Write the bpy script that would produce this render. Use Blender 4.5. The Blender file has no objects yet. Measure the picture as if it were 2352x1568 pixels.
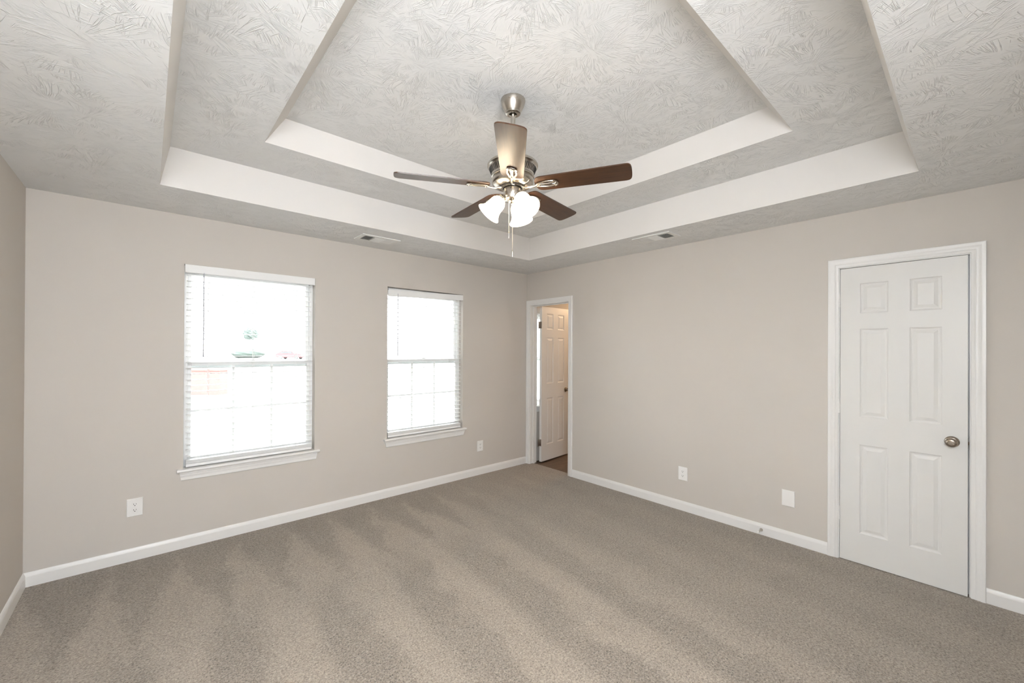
import bpy, bmesh, math, random
from mathutils import Vector, Matrix
random.seed(7)
SC = bpy.context.scene
COL = SC.collection
PI = math.pi

# ------------------------------------------------------------------ camera
CAM_POS = Vector((-3.6884, -3.8341, 1.4647))
YAW, PITCH, ROLL = 0.7227, 0.0028, 0.0049
fw = Vector((math.sin(YAW) * math.cos(PITCH), math.cos(YAW) * math.cos(PITCH), math.sin(PITCH)))
r0 = Vector((math.cos(YAW), -math.sin(YAW), 0)); u0 = r0.cross(fw)
cr = math.cos(ROLL) * r0 + math.sin(ROLL) * u0
cu = -math.sin(ROLL) * r0 + math.cos(ROLL) * u0
cam = bpy.data.cameras.new('camera')
cam.sensor_fit = 'HORIZONTAL'; cam.sensor_width = 36.0
cam.lens = 941.095 / 2352 * 36.0
cam.shift_x = (1176 - 1169.24) / 2352
cam.shift_y = (800.03 - 784) / 2352
cam.clip_start = 0.02; cam.clip_end = 500
cam_o = bpy.data.objects.new('camera', cam); COL.objects.link(cam_o)
cam_o.matrix_world = Matrix(((cr.x, cu.x, -fw.x, CAM_POS.x), (cr.y, cu.y, -fw.y, CAM_POS.y),
                             (cr.z, cu.z, -fw.z, CAM_POS.z), (0, 0, 0, 1)))
SC.camera = cam_o

# ------------------------------------------------------------------ view, sky, lights
SC.view_settings.view_transform = 'Standard'
SC.view_settings.look = 'None'
SC.view_settings.gamma = 1.0
SC.view_settings.use_curve_mapping = False
SC.view_settings.exposure = 0.0
SC.cycles.use_denoising = True
SC.cycles.use_guiding = True
SC.cycles.use_adaptive_sampling = True
SC.cycles.adaptive_threshold = 0.05
SC.cycles.adaptive_min_samples = 20
SC.cycles.max_bounces = 9
SC.cycles.diffuse_bounces = 5
SC.cycles.transparent_max_bounces = 24
SC.cycles.sample_clamp_indirect = 0.0
SC.cycles.caustics_reflective = False
SC.cycles.caustics_refractive = False

SKY = 10.0
world = bpy.data.worlds.new('overcast_sky'); SC.world = world
world.use_nodes = True
bgn = world.node_tree.nodes['Background']
bgn.inputs['Color'].default_value = (0.97, 0.985, 1.0, 1)
bgn.inputs['Strength'].default_value = SKY

def light(name, kind, loc, energy, color, **kw):
    l = bpy.data.lights.new(name, kind); l.energy = energy; l.color = color
    for k, v in kw.items(): setattr(l, k, v)
    o = bpy.data.objects.new(name, l); COL.objects.link(o); o.location = loc
    return o
# the photographer's flash, on the camera and bounced off the walls and ceiling behind it
fl = light('camera_flash', 'SPOT', (-3.48, -3.60, 1.60), 1240, (0.93, 1.04, 1.20), spot_size=math.radians(120),
           spot_blend=0.8, shadow_soft_size=0.04)
fl.rotation_euler = Vector((-0.42, -0.65, 0.40)).to_track_quat('-Z', 'Y').to_euler()
# daylight portals help Cycles find the sky through the three windows
for nm, x, y, z, sx, sz in (('portal_a', -3.0365, 0.17, 1.33, .9, 1.5), ('portal_b', -1.4595, 0.17, 1.33, .9, 1.5),
                            ('portal_c', 0.50, 0.17, 1.33, .6, 1.25)):
    po = light(nm, 'AREA', (x, y, z), 1, (1, 1, 1), shape='RECTANGLE', size=sx, size_y=sz)
    po.data.cycles.is_portal = True
    po.rotation_euler = (-PI / 2, 0, 0)
BATH = 26.0
light('bathroom_lamp', 'POINT', (1.6, -0.5, 2.2), BATH, (1.0, 0.70, 0.44), shadow_soft_size=0.1)
LAMP_GLASS = 13.0
LAMP_BULB = 150.0
LAMP_COL = (1.0, 0.76, 0.50)

# ------------------------------------------------------------------ materials
def new_mat(name):
    m = bpy.data.materials.new(name); m.use_nodes = True
    return m, m.node_tree.nodes, m.node_tree.links, m.node_tree.nodes['Principled BSDF']

def simple(name, col, rough=0.5, metal=0.0, spec=0.5, noise=0.0, nscale=40, bump=0.0, bscale=200, trans=0.0):
    m, N, L, b = new_mat(name)
    b.inputs['Base Color'].default_value = (*col, 1)
    b.inputs['Roughness'].default_value = rough
    b.inputs['Metallic'].default_value = metal
    b.inputs['Specular IOR Level'].default_value = spec
    tc = N.new('ShaderNodeTexCoord')
    n = N.new('ShaderNodeTexNoise'); n.inputs['Scale'].default_value = nscale; n.inputs['Detail'].default_value = 3
    L.new(tc.outputs['Object'], n.inputs['Vector'])
    if noise > 0:
        mx = N.new('ShaderNodeMix'); mx.data_type = 'RGBA'
        mx.inputs[6].default_value = (*[c * (1 - noise) for c in col], 1)
        mx.inputs[7].default_value = (*[min(1, c * (1 + noise)) for c in col], 1)
        L.new(n.outputs['Fac'], mx.inputs[0]); L.new(mx.outputs[2], b.inputs['Base Color'])
    if bump > 0:
        n2 = N.new('ShaderNodeTexNoise'); n2.inputs['Scale'].default_value = bscale; n2.inputs['Detail'].default_value = 4
        L.new(tc.outputs['Object'], n2.inputs['Vector'])
        bp = N.new('ShaderNodeBump'); bp.inputs['Strength'].default_value = bump; bp.inputs['Distance'].default_value = 0.002
        L.new(n2.outputs['Fac'], bp.inputs['Height']); L.new(bp.outputs['Normal'], b.inputs['Normal'])
    return m

M = {}
M['wall'] = simple('wall_paint', (0.605, 0.565, 0.518), 0.75, spec=0.25, noise=0.012, nscale=3, bump=0.10, bscale=240)
M['ceil_smooth'] = simple('smooth_ceiling_paint', (0.76, 0.74, 0.715), 0.8, spec=0.2, bump=0.05, bscale=160)
M['trim'] = simple('white_trim_paint', (0.80, 0.79, 0.77), 0.32, spec=0.45, bump=0.03, bscale=60)
M['door'] = simple('white_door_paint', (0.735, 0.725, 0.70), 0.38, spec=0.4, bump=0.04, bscale=150)
M['blind'] = simple('white_blind', (0.86, 0.86, 0.85), 0.45, spec=0.4)
M['vinyl'] = simple('white_vinyl', (0.84, 0.84, 0.83), 0.35)
M['plate'] = simple('white_plastic', (0.84, 0.83, 0.81), 0.3)
M['slot'] = simple('dark_slot', (0.02, 0.018, 0.016), 0.6)
M['nickel'] = simple('brushed_nickel', (0.54, 0.50, 0.445), 0.25, metal=1.0, noise=0.06, nscale=60)
M['dark_nickel'] = simple('satin_nickel_dark', (0.36, 0.31, 0.26), 0.30, metal=1.0)
M['chain'] = simple('pull_chain_metal', (0.72, 0.66, 0.58), 0.35, metal=1.0)
M['black'] = simple('black_metal', (0.025, 0.022, 0.02), 0.4)
M['vent'] = simple('white_vent_enamel', (0.80, 0.80, 0.78), 0.4)
M['vent_dark'] = simple('duct_dark', (0.10, 0.10, 0.095), 0.7)
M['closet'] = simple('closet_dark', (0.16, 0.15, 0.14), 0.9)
M['rubber'] = simple('white_rubber', (0.8, 0.79, 0.76), 0.6)
M['wand'] = simple('clear_grey_wand', (0.50, 0.50, 0.54), 0.2)
M['ground'] = simple('pale_concrete', (0.42, 0.42, 0.40), 0.9, noise=0.1, nscale=0.5)
M['shrub'] = simple('shrub_leaf', (0.088, 0.112, 0.098), 0.6, noise=0.25, nscale=3)
M['tree'] = simple('far_tree_leaf', (0.11, 0.135, 0.123), 0.7, noise=0.25, nscale=2)
M['red'] = simple('red_car_paint', (0.36, 0.10, 0.105), 0.4)
M['carglass'] = simple('car_glass', (0.11, 0.115, 0.12), 0.1)
M['tyre'] = simple('tyre_rubber', (0.15, 0.15, 0.15), 0.8)
M['brick'] = simple('red_brick', (0.40, 0.145, 0.132), 0.9, noise=0.1, nscale=8)
M['siding'] = simple('pale_siding', (0.55, 0.54, 0.52), 0.8)
M['roof'] = simple('far_roof', (0.25, 0.135, 0.125), 0.9, noise=0.15, nscale=3)
M['bark'] = simple('pale_bark', (0.36, 0.35, 0.33), 0.9, noise=0.1)
M['sole'] = simple('vanity_brown', (0.06, 0.04, 0.03), 0.5, noise=0.2, nscale=9)

# window glass: mostly clear, with a fresnel reflection
m, N, L, b = new_mat('window_glass')
N.remove(b)
tr = N.new('ShaderNodeBsdfTransparent'); tr.inputs['Color'].default_value = (0.95, 0.97, 0.97, 1)
gl = N.new('ShaderNodeBsdfGlossy'); gl.inputs['Roughness'].default_value = 0.02
fr = N.new('ShaderNodeFresnel'); fr.inputs['IOR'].default_value = 1.35
ms = N.new('ShaderNodeMixShader')
L.new(fr.outputs[0], ms.inputs[0]); L.new(tr.outputs[0], ms.inputs[1]); L.new(gl.outputs[0], ms.inputs[2])
L.new(ms.outputs[0], N['Material Output'].inputs['Surface'])
M['glass'] = m

# frosted lamp glass (lit)
m, N, L, b = new_mat('lit_frosted_glass')
b.inputs['Base Color'].default_value = (0.9, 0.87, 0.8, 1); b.inputs['Roughness'].default_value = 0.3
b.inputs['Emission Color'].default_value = (1.0, 0.82, 0.58, 1); b.inputs['Emission Strength'].default_value = LAMP_GLASS
M['lamp_glass'] = m
m, N, L, b = new_mat('bulb_glow')
b.inputs['Base Color'].default_value = (1, 0.9, 0.8, 1)
b.inputs['Emission Color'].default_value = (*LAMP_COL, 1); b.inputs['Emission Strength'].default_value = LAMP_BULB
M['bulb'] = m

# textured ceiling: fans of raised brush strokes
def vmath(N, L, op, a, bb=None, sc=None):
    n = N.new('ShaderNodeVectorMath'); n.operation = op
    for i, v in enumerate((a, bb)):
        if v is None: continue
        if isinstance(v, (tuple, list)): n.inputs[i].default_value = v
        else: L.new(v, n.inputs[i])
    if sc is not None: n.inputs['Scale'].default_value = sc
    return n.outputs['Value'] if op in ('LENGTH', 'DOT_PRODUCT') else n.outputs[0]
def mth(N, L, op, *ins, clamp=False):
    n = N.new('ShaderNodeMath'); n.operation = op; n.use_clamp = clamp
    for i, v in enumerate(ins):
        if isinstance(v, (int, float)): n.inputs[i].default_value = v
        else: L.new(v, n.inputs[i])
    return n.outputs[0]
def mrange(N, L, v, a, bb, c=0.0, d=1.0, smooth=True):
    n = N.new('ShaderNodeMapRange'); n.interpolation_type = 'SMOOTHSTEP' if smooth else 'LINEAR'
    L.new(v, n.inputs['Value'])
    for k, x in (('From Min', a), ('From Max', bb), ('To Min', c), ('To Max', d)): n.inputs[k].default_value = x
    return n.outputs['Result']
m, N, L, b = new_mat('textured_ceiling')
b.inputs['Base Color'].default_value = (0.82, 0.822, 0.815, 1); b.inputs['Roughness'].default_value = 0.55
b.inputs['Specular IOR Level'].default_value = 0.35
tc = N.new('ShaderNodeTexCoord')
wn = N.new('ShaderNodeTexNoise'); wn.inputs['Scale'].default_value = 4; wn.inputs['Detail'].default_value = 1
L.new(tc.outputs['Object'], wn.inputs['Vector'])
wv = vmath(N, L, 'SUBTRACT', wn.outputs['Color'], (0.5, 0.5, 0.5))
wv = vmath(N, L, 'SCALE', wv, sc=0.05)
P0 = vmath(N, L, 'ADD', tc.outputs['Object'], wv)
P0 = vmath(N, L, 'MULTIPLY', P0, (1, 1, 0))
hs = None
for k, (off, vs, af, amp) in enumerate((((0, 0, 0), 2.5, 16.0, 1.0), ((3.7, 1.3, 0), 3.3, 12.0, 0.85), ((7.1, 5.9, 0), 2.1, 21.0, 0.8))):
    P = vmath(N, L, 'ADD', P0, off)
    vo = N.new('ShaderNodeTexVoronoi'); vo.voronoi_dimensions = '2D'; vo.inputs['Scale'].default_value = vs
    L.new(P, vo.inputs['Vector'])
    D = vmath(N, L, 'SUBTRACT', P, vo.outputs['Position'])
    sx = N.new('ShaderNodeSeparateXYZ'); L.new(D, sx.inputs[0])
    ang = mth(N, L, 'ARCTAN2', sx.outputs[1], sx.outputs[0])
    rad = vmath(N, L, 'LENGTH', D)
    sc = N.new('ShaderNodeSeparateColor'); L.new(vo.outputs['Color'], sc.inputs[0])
    rnd = mth(N, L, 'MULTIPLY', sc.outputs[0], 40.0)
    cb = N.new('ShaderNodeCombineXYZ')
    L.new(mth(N, L, 'MULTIPLY', ang, af), cb.inputs[0]); L.new(mth(N, L, 'MULTIPLY', rad, 5.0), cb.inputs[1]); L.new(rnd, cb.inputs[2])
    n1 = N.new('ShaderNodeTexNoise'); n1.inputs['Scale'].default_value = 1.0; n1.inputs['Detail'].default_value = 2.0
    L.new(cb.outputs[0], n1.inputs['Vector'])
    ridge = mrange(N, L, mth(N, L, 'ABSOLUTE', mth(N, L, 'SUBTRACT', n1.outputs['Fac'], 0.53)), 0.0, 0.038, 1.0, 0.0)
    seg = N.new('ShaderNodeTexNoise'); seg.inputs['Scale'].default_value = 11.0 + 2 * k; seg.inputs['Detail'].default_value = 1.0
    L.new(P, seg.inputs['Vector'])
    ridge = mth(N, L, 'MULTIPLY', ridge, mrange(N, L, seg.outputs['Fac'], 0.44, 0.60))
    ridge = mth(N, L, 'MULTIPLY', ridge, mrange(N, L, rad, 0.025, 0.07))
    hh = mth(N, L, 'MULTIPLY', ridge, amp)
    hs = hh if hs is None else mth(N, L, 'MAXIMUM', hs, hh)
mk = N.new('ShaderNodeTexNoise'); mk.inputs['Scale'].default_value = 4.5; mk.inputs['Detail'].default_value = 2
L.new(tc.outputs['Object'], mk.inputs['Vector'])
hs = mth(N, L, 'MULTIPLY', hs, mrange(N, L, mk.outputs['Fac'], 0.34, 0.56, 0.45, 1.0))
fine = N.new('ShaderNodeTexNoise'); fine.inputs['Scale'].default_value = 70; fine.inputs['Detail'].default_value = 2
L.new(tc.outputs['Object'], fine.inputs['Vector'])
hs = mth(N, L, 'ADD', hs, mth(N, L, 'MULTIPLY', fine.outputs['Fac'], 0.10))
bp = N.new('ShaderNodeBump'); bp.inputs['Strength'].default_value = 0.62; bp.inputs['Distance'].default_value = 0.0068
L.new(hs, bp.inputs['Height']); L.new(bp.outputs['Normal'], b.inputs['Normal'])
M['ceil_tex'] = m

# carpet: cut pile with vacuum tracks running away from the window wall
m, N, L, b = new_mat('beige_carpet')
b.inputs['Roughness'].default_value = 1.0; b.inputs['Specular IOR Level'].default_value = 0.05
b.inputs['Sheen Weight'].default_value = 0.25; b.inputs['Sheen Roughness'].default_value = 0.5
tc = N.new('ShaderNodeTexCoord')
Pn = tc.outputs['Object']
sp = N.new('ShaderNodeSeparateXYZ'); L.new(Pn, sp.inputs[0])
ln = N.new('ShaderNodeTexNoise'); ln.inputs['Scale'].default_value = 2.6; ln.inputs['Detail'].default_value = 3
L.new(Pn, ln.inputs['Vector'])
wob = mth(N, L, 'MULTIPLY', mth(N, L, 'SUBTRACT', ln.outputs['Fac'], 0.5), 0.26)
xx = mth(N, L, 'ADD', sp.outputs[0], wob)
u = mth(N, L, 'FRACT', mth(N, L, 'ADD', mth(N, L, 'DIVIDE', xx, 0.335), 10.02))
tri = mth(N, L, 'MULTIPLY', mth(N, L, 'ABSOLUTE', mth(N, L, 'SUBTRACT', u, 0.5)), 2.0)   # 0 in lane centre
dist = mth(N, L, 'MULTIPLY', sp.outputs[1], -1.0)
wid = mrange(N, L, dist, 0.12, 1.15, 0.0, 1.05, smooth=False)
edge = mth(N, L, 'SUBTRACT', wid, tri)
fr_ = N.new('ShaderNodeTexNoise'); fr_.inputs['Scale'].default_value = 26; fr_.inputs['Detail'].default_value = 4
L.new(Pn, fr_.inputs['Vector'])
edge = mth(N, L, 'ADD', edge, mth(N, L, 'MULTIPLY', mth(N, L, 'SUBTRACT', fr_.outputs['Fac'], 0.5), 1.1))
light_a = mrange(N, L, edge, -0.20, 0.34)
# second, looser set further into the room
u2 = mth(N, L, 'FRACT', mth(N, L, 'ADD', mth(N, L, 'DIVIDE', mth(N, L, 'ADD', xx, mth(N, L, 'MULTIPLY', dist, 0.10)), 0.47), 20.3))
tri2 = mth(N, L, 'MULTIPLY', mth(N, L, 'ABSOLUTE', mth(N, L, 'SUBTRACT', u2, 0.5)), 2.0)
lb = mrange(N, L, mth(N, L, 'ADD', tri2, mth(N, L, 'MULTIPLY', wob, 3.0)), 0.25, 0.75)
far = mrange(N, L, dist, 0.95, 1.5)
lmix = N.new('ShaderNodeMix'); lmix.data_type = 'FLOAT'
L.new(far, lmix.inputs[0]); L.new(light_a, lmix.inputs[2]); L.new(lb, lmix.inputs[3])
left = mrange(N, L, sp.outputs[0], -1.9, -0.9, 1.0, 0.25)
pat = mth(N, L, 'MULTIPLY', mth(N, L, 'SUBTRACT', lmix.outputs[0], 0.5), left)
patch = N.new('ShaderNodeTexNoise'); patch.inputs['Scale'].default_value = 5.0; patch.inputs['Detail'].default_value = 4
L.new(Pn, patch.inputs['Vector'])
stm = N.new('ShaderNodeMapping'); stm.inputs['Scale'].default_value = (9.0, 1.6, 1.0); L.new(Pn, stm.inputs['Vector'])
stn = N.new('ShaderNodeTexNoise'); stn.inputs['Scale'].default_value = 1.0; stn.inputs['Detail'].default_value = 4
L.new(stm.outputs[0], stn.inputs['Vector'])
pat = mth(N, L, 'ADD', pat, mth(N, L, 'MULTIPLY', mth(N, L, 'SUBTRACT', stn.outputs['Fac'], 0.5), mth(N, L, 'MULTIPLY', left, 1.0)))
pat = mth(N, L, 'ADD', pat, mth(N, L, 'MULTIPLY', mth(N, L, 'SUBTRACT', patch.outputs['Fac'], 0.5), 0.55))
g1 = N.new('ShaderNodeTexNoise'); g1.inputs['Scale'].default_value = 125; g1.inputs['Detail'].default_value = 2.5; g1.inputs['Distortion'].default_value = 0.9
L.new(Pn, g1.inputs['Vector'])
g2 = N.new('ShaderNodeTexNoise'); g2.inputs['Scale'].default_value = 60; g2.inputs['Detail'].default_value = 3; g2.inputs['Distortion'].default_value = 0.6
L.new(Pn, g2.inputs['Vector'])
grain = mth(N, L, 'ADD', mth(N, L, 'MULTIPLY', mth(N, L, 'SUBTRACT', g1.outputs['Fac'], 0.5), 2.3), mth(N, L, 'MULTIPLY', mth(N, L, 'SUBTRACT', g2.outputs['Fac'], 0.5), 0.45))
val = mth(N, L, 'ADD', mth(N, L, 'ADD', 1.0, mth(N, L, 'MULTIPLY', pat, 0.24)), grain)
val = mth(N, L, 'MAXIMUM', val, 0.25)
cc = N.new('ShaderNodeMix'); cc.data_type = 'RGBA'; cc.blend_type = 'MULTIPLY'; cc.inputs[0].default_value = 1.0
cc.inputs[6].default_value = (0.306, 0.262, 0.213, 1)
L.new(val, cc.inputs[7]); L.new(cc.outputs[2], b.inputs['Base Color'])
bp = N.new('ShaderNodeBump'); bp.inputs['Strength'].default_value = 0.9; bp.inputs['Distance'].default_value = 0.006
L.new(mth(N, L, 'ADD', g1.outputs['Fac'], mth(N, L, 'MULTIPLY', g2.outputs['Fac'], 0.6)), bp.inputs['Height']); L.new(bp.outputs['Normal'], b.inputs['Normal'])
M['carpet'] = m

# dark wood veneer for the blades / bathroom planks
def wood(name, c0, c1, rough, axis, scale, spec=0.5):
    m, N, L, b = new_mat(name)
    b.inputs['Roughness'].default_value = rough; b.inputs['Specular IOR Level'].default_value = spec
    tc = N.new('ShaderNodeTexCoord'); mp = N.new('ShaderNodeMapping')
    mp.inputs['Scale'].default_value = axis
    L.new(tc.outputs['Object'], mp.inputs['Vector'])
    n = N.new('ShaderNodeTexNoise'); n.inputs['Scale'].default_value = scale; n.inputs['Detail'].default_value = 6; n.inputs['Distortion'].default_value = 0.6
    L.new(mp.outputs[0], n.inputs['Vector'])
    r = N.new('ShaderNodeValToRGB'); r.color_ramp.elements[0].position = 0.3; r.color_ramp.elements[1].position = 0.72
    r.color_ramp.elements[0].color = (*c0, 1); r.color_ramp.elements[1].color = (*c1, 1)
    L.new(n.outputs['Fac'], r.inputs[0]); L.new(r.outputs[0], b.inputs['Base Color'])
    return m
M['blade'] = wood('dark_walnut_blade', (0.040, 0.019, 0.010), (0.080, 0.036, 0.017), 0.32, (2.0, 22, 22), 3.0)
M['plank'] = wood('brown_vinyl_plank', (0.085, 0.055, 0.036), (0.16, 0.105, 0.07), 0.5, (2, 16, 1), 2.0)

# ------------------------------------------------------------------ mesh helpers
def obj(name, bm, mat, parent=None, loc=None, smooth=False, recalc=True):
    if recalc: bmesh.ops.recalc_face_normals(bm, faces=bm.faces)
    me = bpy.data.meshes.new(name); bm.to_mesh(me); bm.free()
    for mm in (mat if isinstance(mat, (list, tuple)) else [mat]): me.materials.append(mm)
    if smooth:
        for p in me.polygons: p.use_smooth = True
        try: me.set_sharp_from_angle(angle=math.radians(38))
        except Exception: pass
    o = bpy.data.objects.new(name, me); COL.objects.link(o)
    if loc is not None: o.location = loc
    if parent is not None: o.parent = parent
    return o
def thing(name, label, cat, loc, rotz=0.0, group=None, rot=None):
    o = bpy.data.objects.new(name, None); COL.objects.link(o)
    o.empty_display_size = 0.05
    o.location = loc; o.rotation_euler = rot if rot else (0, 0, rotz)
    tag(o, label, cat, group); return o
def tag(o, label, cat, group=None):
    o['label'] = label; o['category'] = cat
    if group: o['group'] = group
def struct(o, label, cat):
    o['kind'] = 'structure'; o['label'] = label; o['category'] = cat; return o
def sempty(name, label, cat, loc=(0, 0, 0), rotz=0.0):
    o = bpy.data.objects.new(name, None); COL.objects.link(o); o.location = loc; o.rotation_euler = (0, 0, rotz)
    o.empty_display_size = 0.05
    return struct(o, label, cat)
def box(bm, x0, x1, y0, y1, z0, z1, bev=0.0, mat=0, seg=2):
    vs = [bm.verts.new((x, y, z)) for x in (x0, x1) for y in (y0, y1) for z in (z0, z1)]
    idx = ((0, 1, 3, 2), (4, 6, 7, 5), (0, 4, 5, 1), (2, 3, 7, 6), (0, 2, 6, 4), (1, 5, 7, 3))
    fs = [bm.faces.new([vs[i] for i in f]) for f in idx]
    for f in fs: f.material_index = mat
    if bev > 0:
        es = list({e for f in fs for e in f.edges})
        bmesh.ops.bevel(bm, geom=es, offset=bev, segments=seg, affect='EDGES', profile=0.5)
    return vs
def lathe(bm, prof, n=32, mtx=None, mat=0, closed=False):
    rings = []
    for r, z in prof:
        if r < 1e-6:
            rings.append([bm.verts.new((0, 0, z))])
        else:
            rings.append([bm.verts.new((r * math.cos(2 * PI * i / n), r * math.sin(2 * PI * i / n), z)) for i in range(n)])
    pairs = list(zip(rings, rings[1:])) + ([(rings[-1], rings[0])] if closed else [])
    for a, c in pairs:
        for i in range(n):
            j = (i + 1) % n
            if len(a) == 1 and len(c) == 1: continue
            if len(a) == 1: f = bm.faces.new((a[0], c[i], c[j]))
            elif len(c) == 1: f = bm.faces.new((a[i], a[j], c[0]))
            else: f = bm.faces.new((a[i], a[j], c[j], c[i]))
            f.material_index = mat
    if mtx is not None:
        vs = [v for r in rings for v in r]
        for v in vs: v.co = mtx @ v.co
def tube(bm, pts, rad, n=8, closed=False, cap=True, squash=1.0, mat=0):
    pts = [Vector(p) for p in pts]; m = len(pts)
    rads = rad if isinstance(rad, (list, tuple)) else [rad] * m
    rings = []; prev = None
    for i, p in enumerate(pts):
        if closed: t = (pts[(i + 1) % m] - pts[i - 1])
        else: t = pts[min(i + 1, m - 1)] - pts[max(i - 1, 0)]
        t.normalize()
        if prev is None:
            a = Vector((0, 0, 1)) if abs(t.z) < 0.9 else Vector((1, 0, 0))
            nrm = (a - t * a.dot(t)).normalized()
        else:
            nrm = (prev - t * prev.dot(t)).normalized()
        prev = nrm; bn = t.cross(nrm)
        rings.append([bm.verts.new(p + (nrm * math.cos(2 * PI * k / n) * squash + bn * math.sin(2 * PI * k / n)) * rads[i]) for k in range(n)])
    prs = list(zip(rings, rings[1:])) + ([(rings[-1], rings[0])] if closed else [])
    for a, c in prs:
        for k in range(n):
            j = (k + 1) % n
            f = bm.faces.new((a[k], a[j], c[j], c[k])); f.material_index = mat
    if cap and not closed:
        bm.faces.new(rings[0][::-1]).material_index = mat; bm.faces.new(rings[-1]).material_index = mat
def prism(bm, poly, z0, z1, mat=0, mtx=None):
    a = [bm.verts.new((x, y, z0)) for x, y in poly]; c = [bm.verts.new((x, y, z1)) for x, y in poly]
    fs = [bm.faces.new(a[::-1]), bm.faces.new(c)]
    n = len(poly)
    for i in range(n):
        fs.append(bm.faces.new((a[i], a[(i + 1) % n], c[(i + 1) % n], c[i])))
    for f in fs: f.material_index = mat
    if mtx is not None:
        for v in a + c: v.co = mtx @ v.co
    return a + c
def sweep(bm, prof, path, frames, mat=0):
    """prof: list of (a,b); frames: per path point (A,B) vectors, point = path + a*A + b*B"""
    rings = [[bm.verts.new(Vector(p) + A * a + B * bb) for a, bb in prof] for p, (A, B) in zip(path, frames)]
    n = len(prof)
    for r, s in zip(rings, rings[1:]):
        for k in range(n):
            j = (k + 1) % n
            bm.faces.new((r[k], r[j], s[j], s[k])).material_index = mat
    bm.faces.new(rings[0][::-1]); bm.faces.new(rings[-1])
def holed_wall(bm, us, zs, holes, f0, f1):
    """solid wall on a grid; f0(u,z), f1(u,z) give the front and back points; holes = (u0,u1,z0,z1)"""
    us = sorted(set(us)); zs = sorted(set(zs))
    def solid(i, j):
        if not (0 <= i < len(us) - 1 and 0 <= j < len(zs) - 1): return False
        uc = (us[i] + us[i + 1]) / 2; zc = (zs[j] + zs[j + 1]) / 2
        return not any(a < uc < b_ and c < zc < d for a, b_, c, d in holes)
    cache = {}
    def v(k, i, j):
        if (k, i, j) not in cache: cache[(k, i, j)] = bm.verts.new((f0, f1)[k](us[i], zs[j]))
        return cache[(k, i, j)]
    for i in range(len(us) - 1):
        for j in range(len(zs) - 1):
            if not solid(i, j): continue
            for k in (0, 1): bm.faces.new([v(k, i, j), v(k, i + 1, j), v(k, i + 1, j + 1), v(k, i, j + 1)])
            for (di, dj, e) in ((-1, 0, ((i, j), (i, j + 1))), (1, 0, ((i + 1, j), (i + 1, j + 1))), (0, -1, ((i, j), (i + 1, j))), (0, 1, ((i, j + 1), (i + 1, j + 1)))):
                if not solid(i + di, j + dj):
                    (p, q), (r, s) = e
                    bm.faces.new([v(0, p, q), v(0, r, s), v(1, r, s), v(1, p, q)])

# ------------------------------------------------------------------ room shell
XL, YB, H = -4.2528, -4.27, 2.44
W1 = (-3.489, -2.584, 0.572, 2.083)
W2 = (-1.912, -1.007, 0.572, 2.083)
W3 = (0.19, 0.80, 0.72, 1.95)
BX = 2.15                                   # far side of the bathroom
D_B = (-0.717, -0.052, 2.046)               # bathroom door opening: y0, y1, top
D_C = (-3.836, -3.187, 2.068)               # closet door opening

bm = bmesh.new()
holed_wall(bm, [XL - .12, BX + .12] + [w for W in (W1, W2, W3) for w in W[:2]], [-0.05, H] + [w for W in (W1, W2, W3) for w in W[2:]],
           [W1, W2, W3], lambda u, z: (u, 0, z), lambda u, z: (u, 0.155, z))
struct(obj('wall_back', bm, M['wall']), 'beige painted wall with the two bright windows', 'wall')
bm = bmesh.new()
hb = (D_B[0], D_B[1], 0, D_B[2]); hc = (D_C[0], D_C[1], 0, D_C[2])
holed_wall(bm, [YB, -0.0005, *D_B[:2], *D_C[:2]], [0, H, D_B[2], D_C[2]], [hb, hc], lambda u, z: (0, u, z), lambda u, z: (0.115, u, z))
struct(obj('wall_right', bm, M['wall']), 'beige painted wall holding the two white panel doors', 'wall')
bm = bmesh.new(); box(bm, XL - .12, XL, YB, -0.0005, 0, H)
struct(obj('wall_left', bm, M['wall']), 'beige side wall at the left picture edge', 'wall')
bm = bmesh.new(); box(bm, XL - .12, BX + .12, YB - .12, YB, 0, H)
struct(obj('wall_front', bm, M['wall']), 'beige wall behind the camera', 'wall')

# tray ceiling: three textured levels joined by slanted smooth faces
def ring(x0, x1, y0, y1, z): return [(x0, y0, z), (x1, y0, z), (x1, y1, z), (x0, y1, z)]
bm = bmesh.new()
levels = [(ring(XL - .12, 0.06, YB - .12, 0.155, H), None), (ring(-3.640, -0.567, -3.637, -0.620, H), 0),
          (ring(-3.595, -0.612, -3.578, -0.672, 2.663), 1), (ring(-3.186, -1.060, -3.182, -1.110, 2.663), 0),
          (ring(-3.094, -1.145, -3.085, -1.185, 2.802), 1)]
prev = None
for pts, mi in levels:
    cur = [bm.verts.new(p) for p in pts]
    if prev:
        for k in range(4):
            f = bm.faces.new((prev[k], cur[k], cur[(k + 1) % 4], prev[(k + 1) % 4])); f.material_index = mi
    prev = cur
bm.faces.new(prev)
geo = bmesh.ops.extrude_face_region(bm, geom=list(bm.faces))   # gives the plaster a thickness above
for v in [g for g in geo['geom'] if isinstance(g, bmesh.types.BMVert)]: v.co.z += 0.06
struct(obj('ceiling', bm, [M['ceil_tex'], M['ceil_smooth']]), 'white two-step tray ceiling with brushed texture', 'ceiling')

bm = bmesh.new(); box(bm, XL - .12, 0.066, YB - .12, 0.155, -0.05, 0)
struct(obj('floor', bm, M['carpet']), 'beige cut pile carpet with vacuum tracks', 'floor')
bm = bmesh.new(); box(bm, 0.066, BX + .12, -2.02, 0.155, -0.06, -0.008)
struct(obj('floor_bathroom', bm, M['plank']), 'brown plank floor beyond the open door', 'floor')
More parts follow.
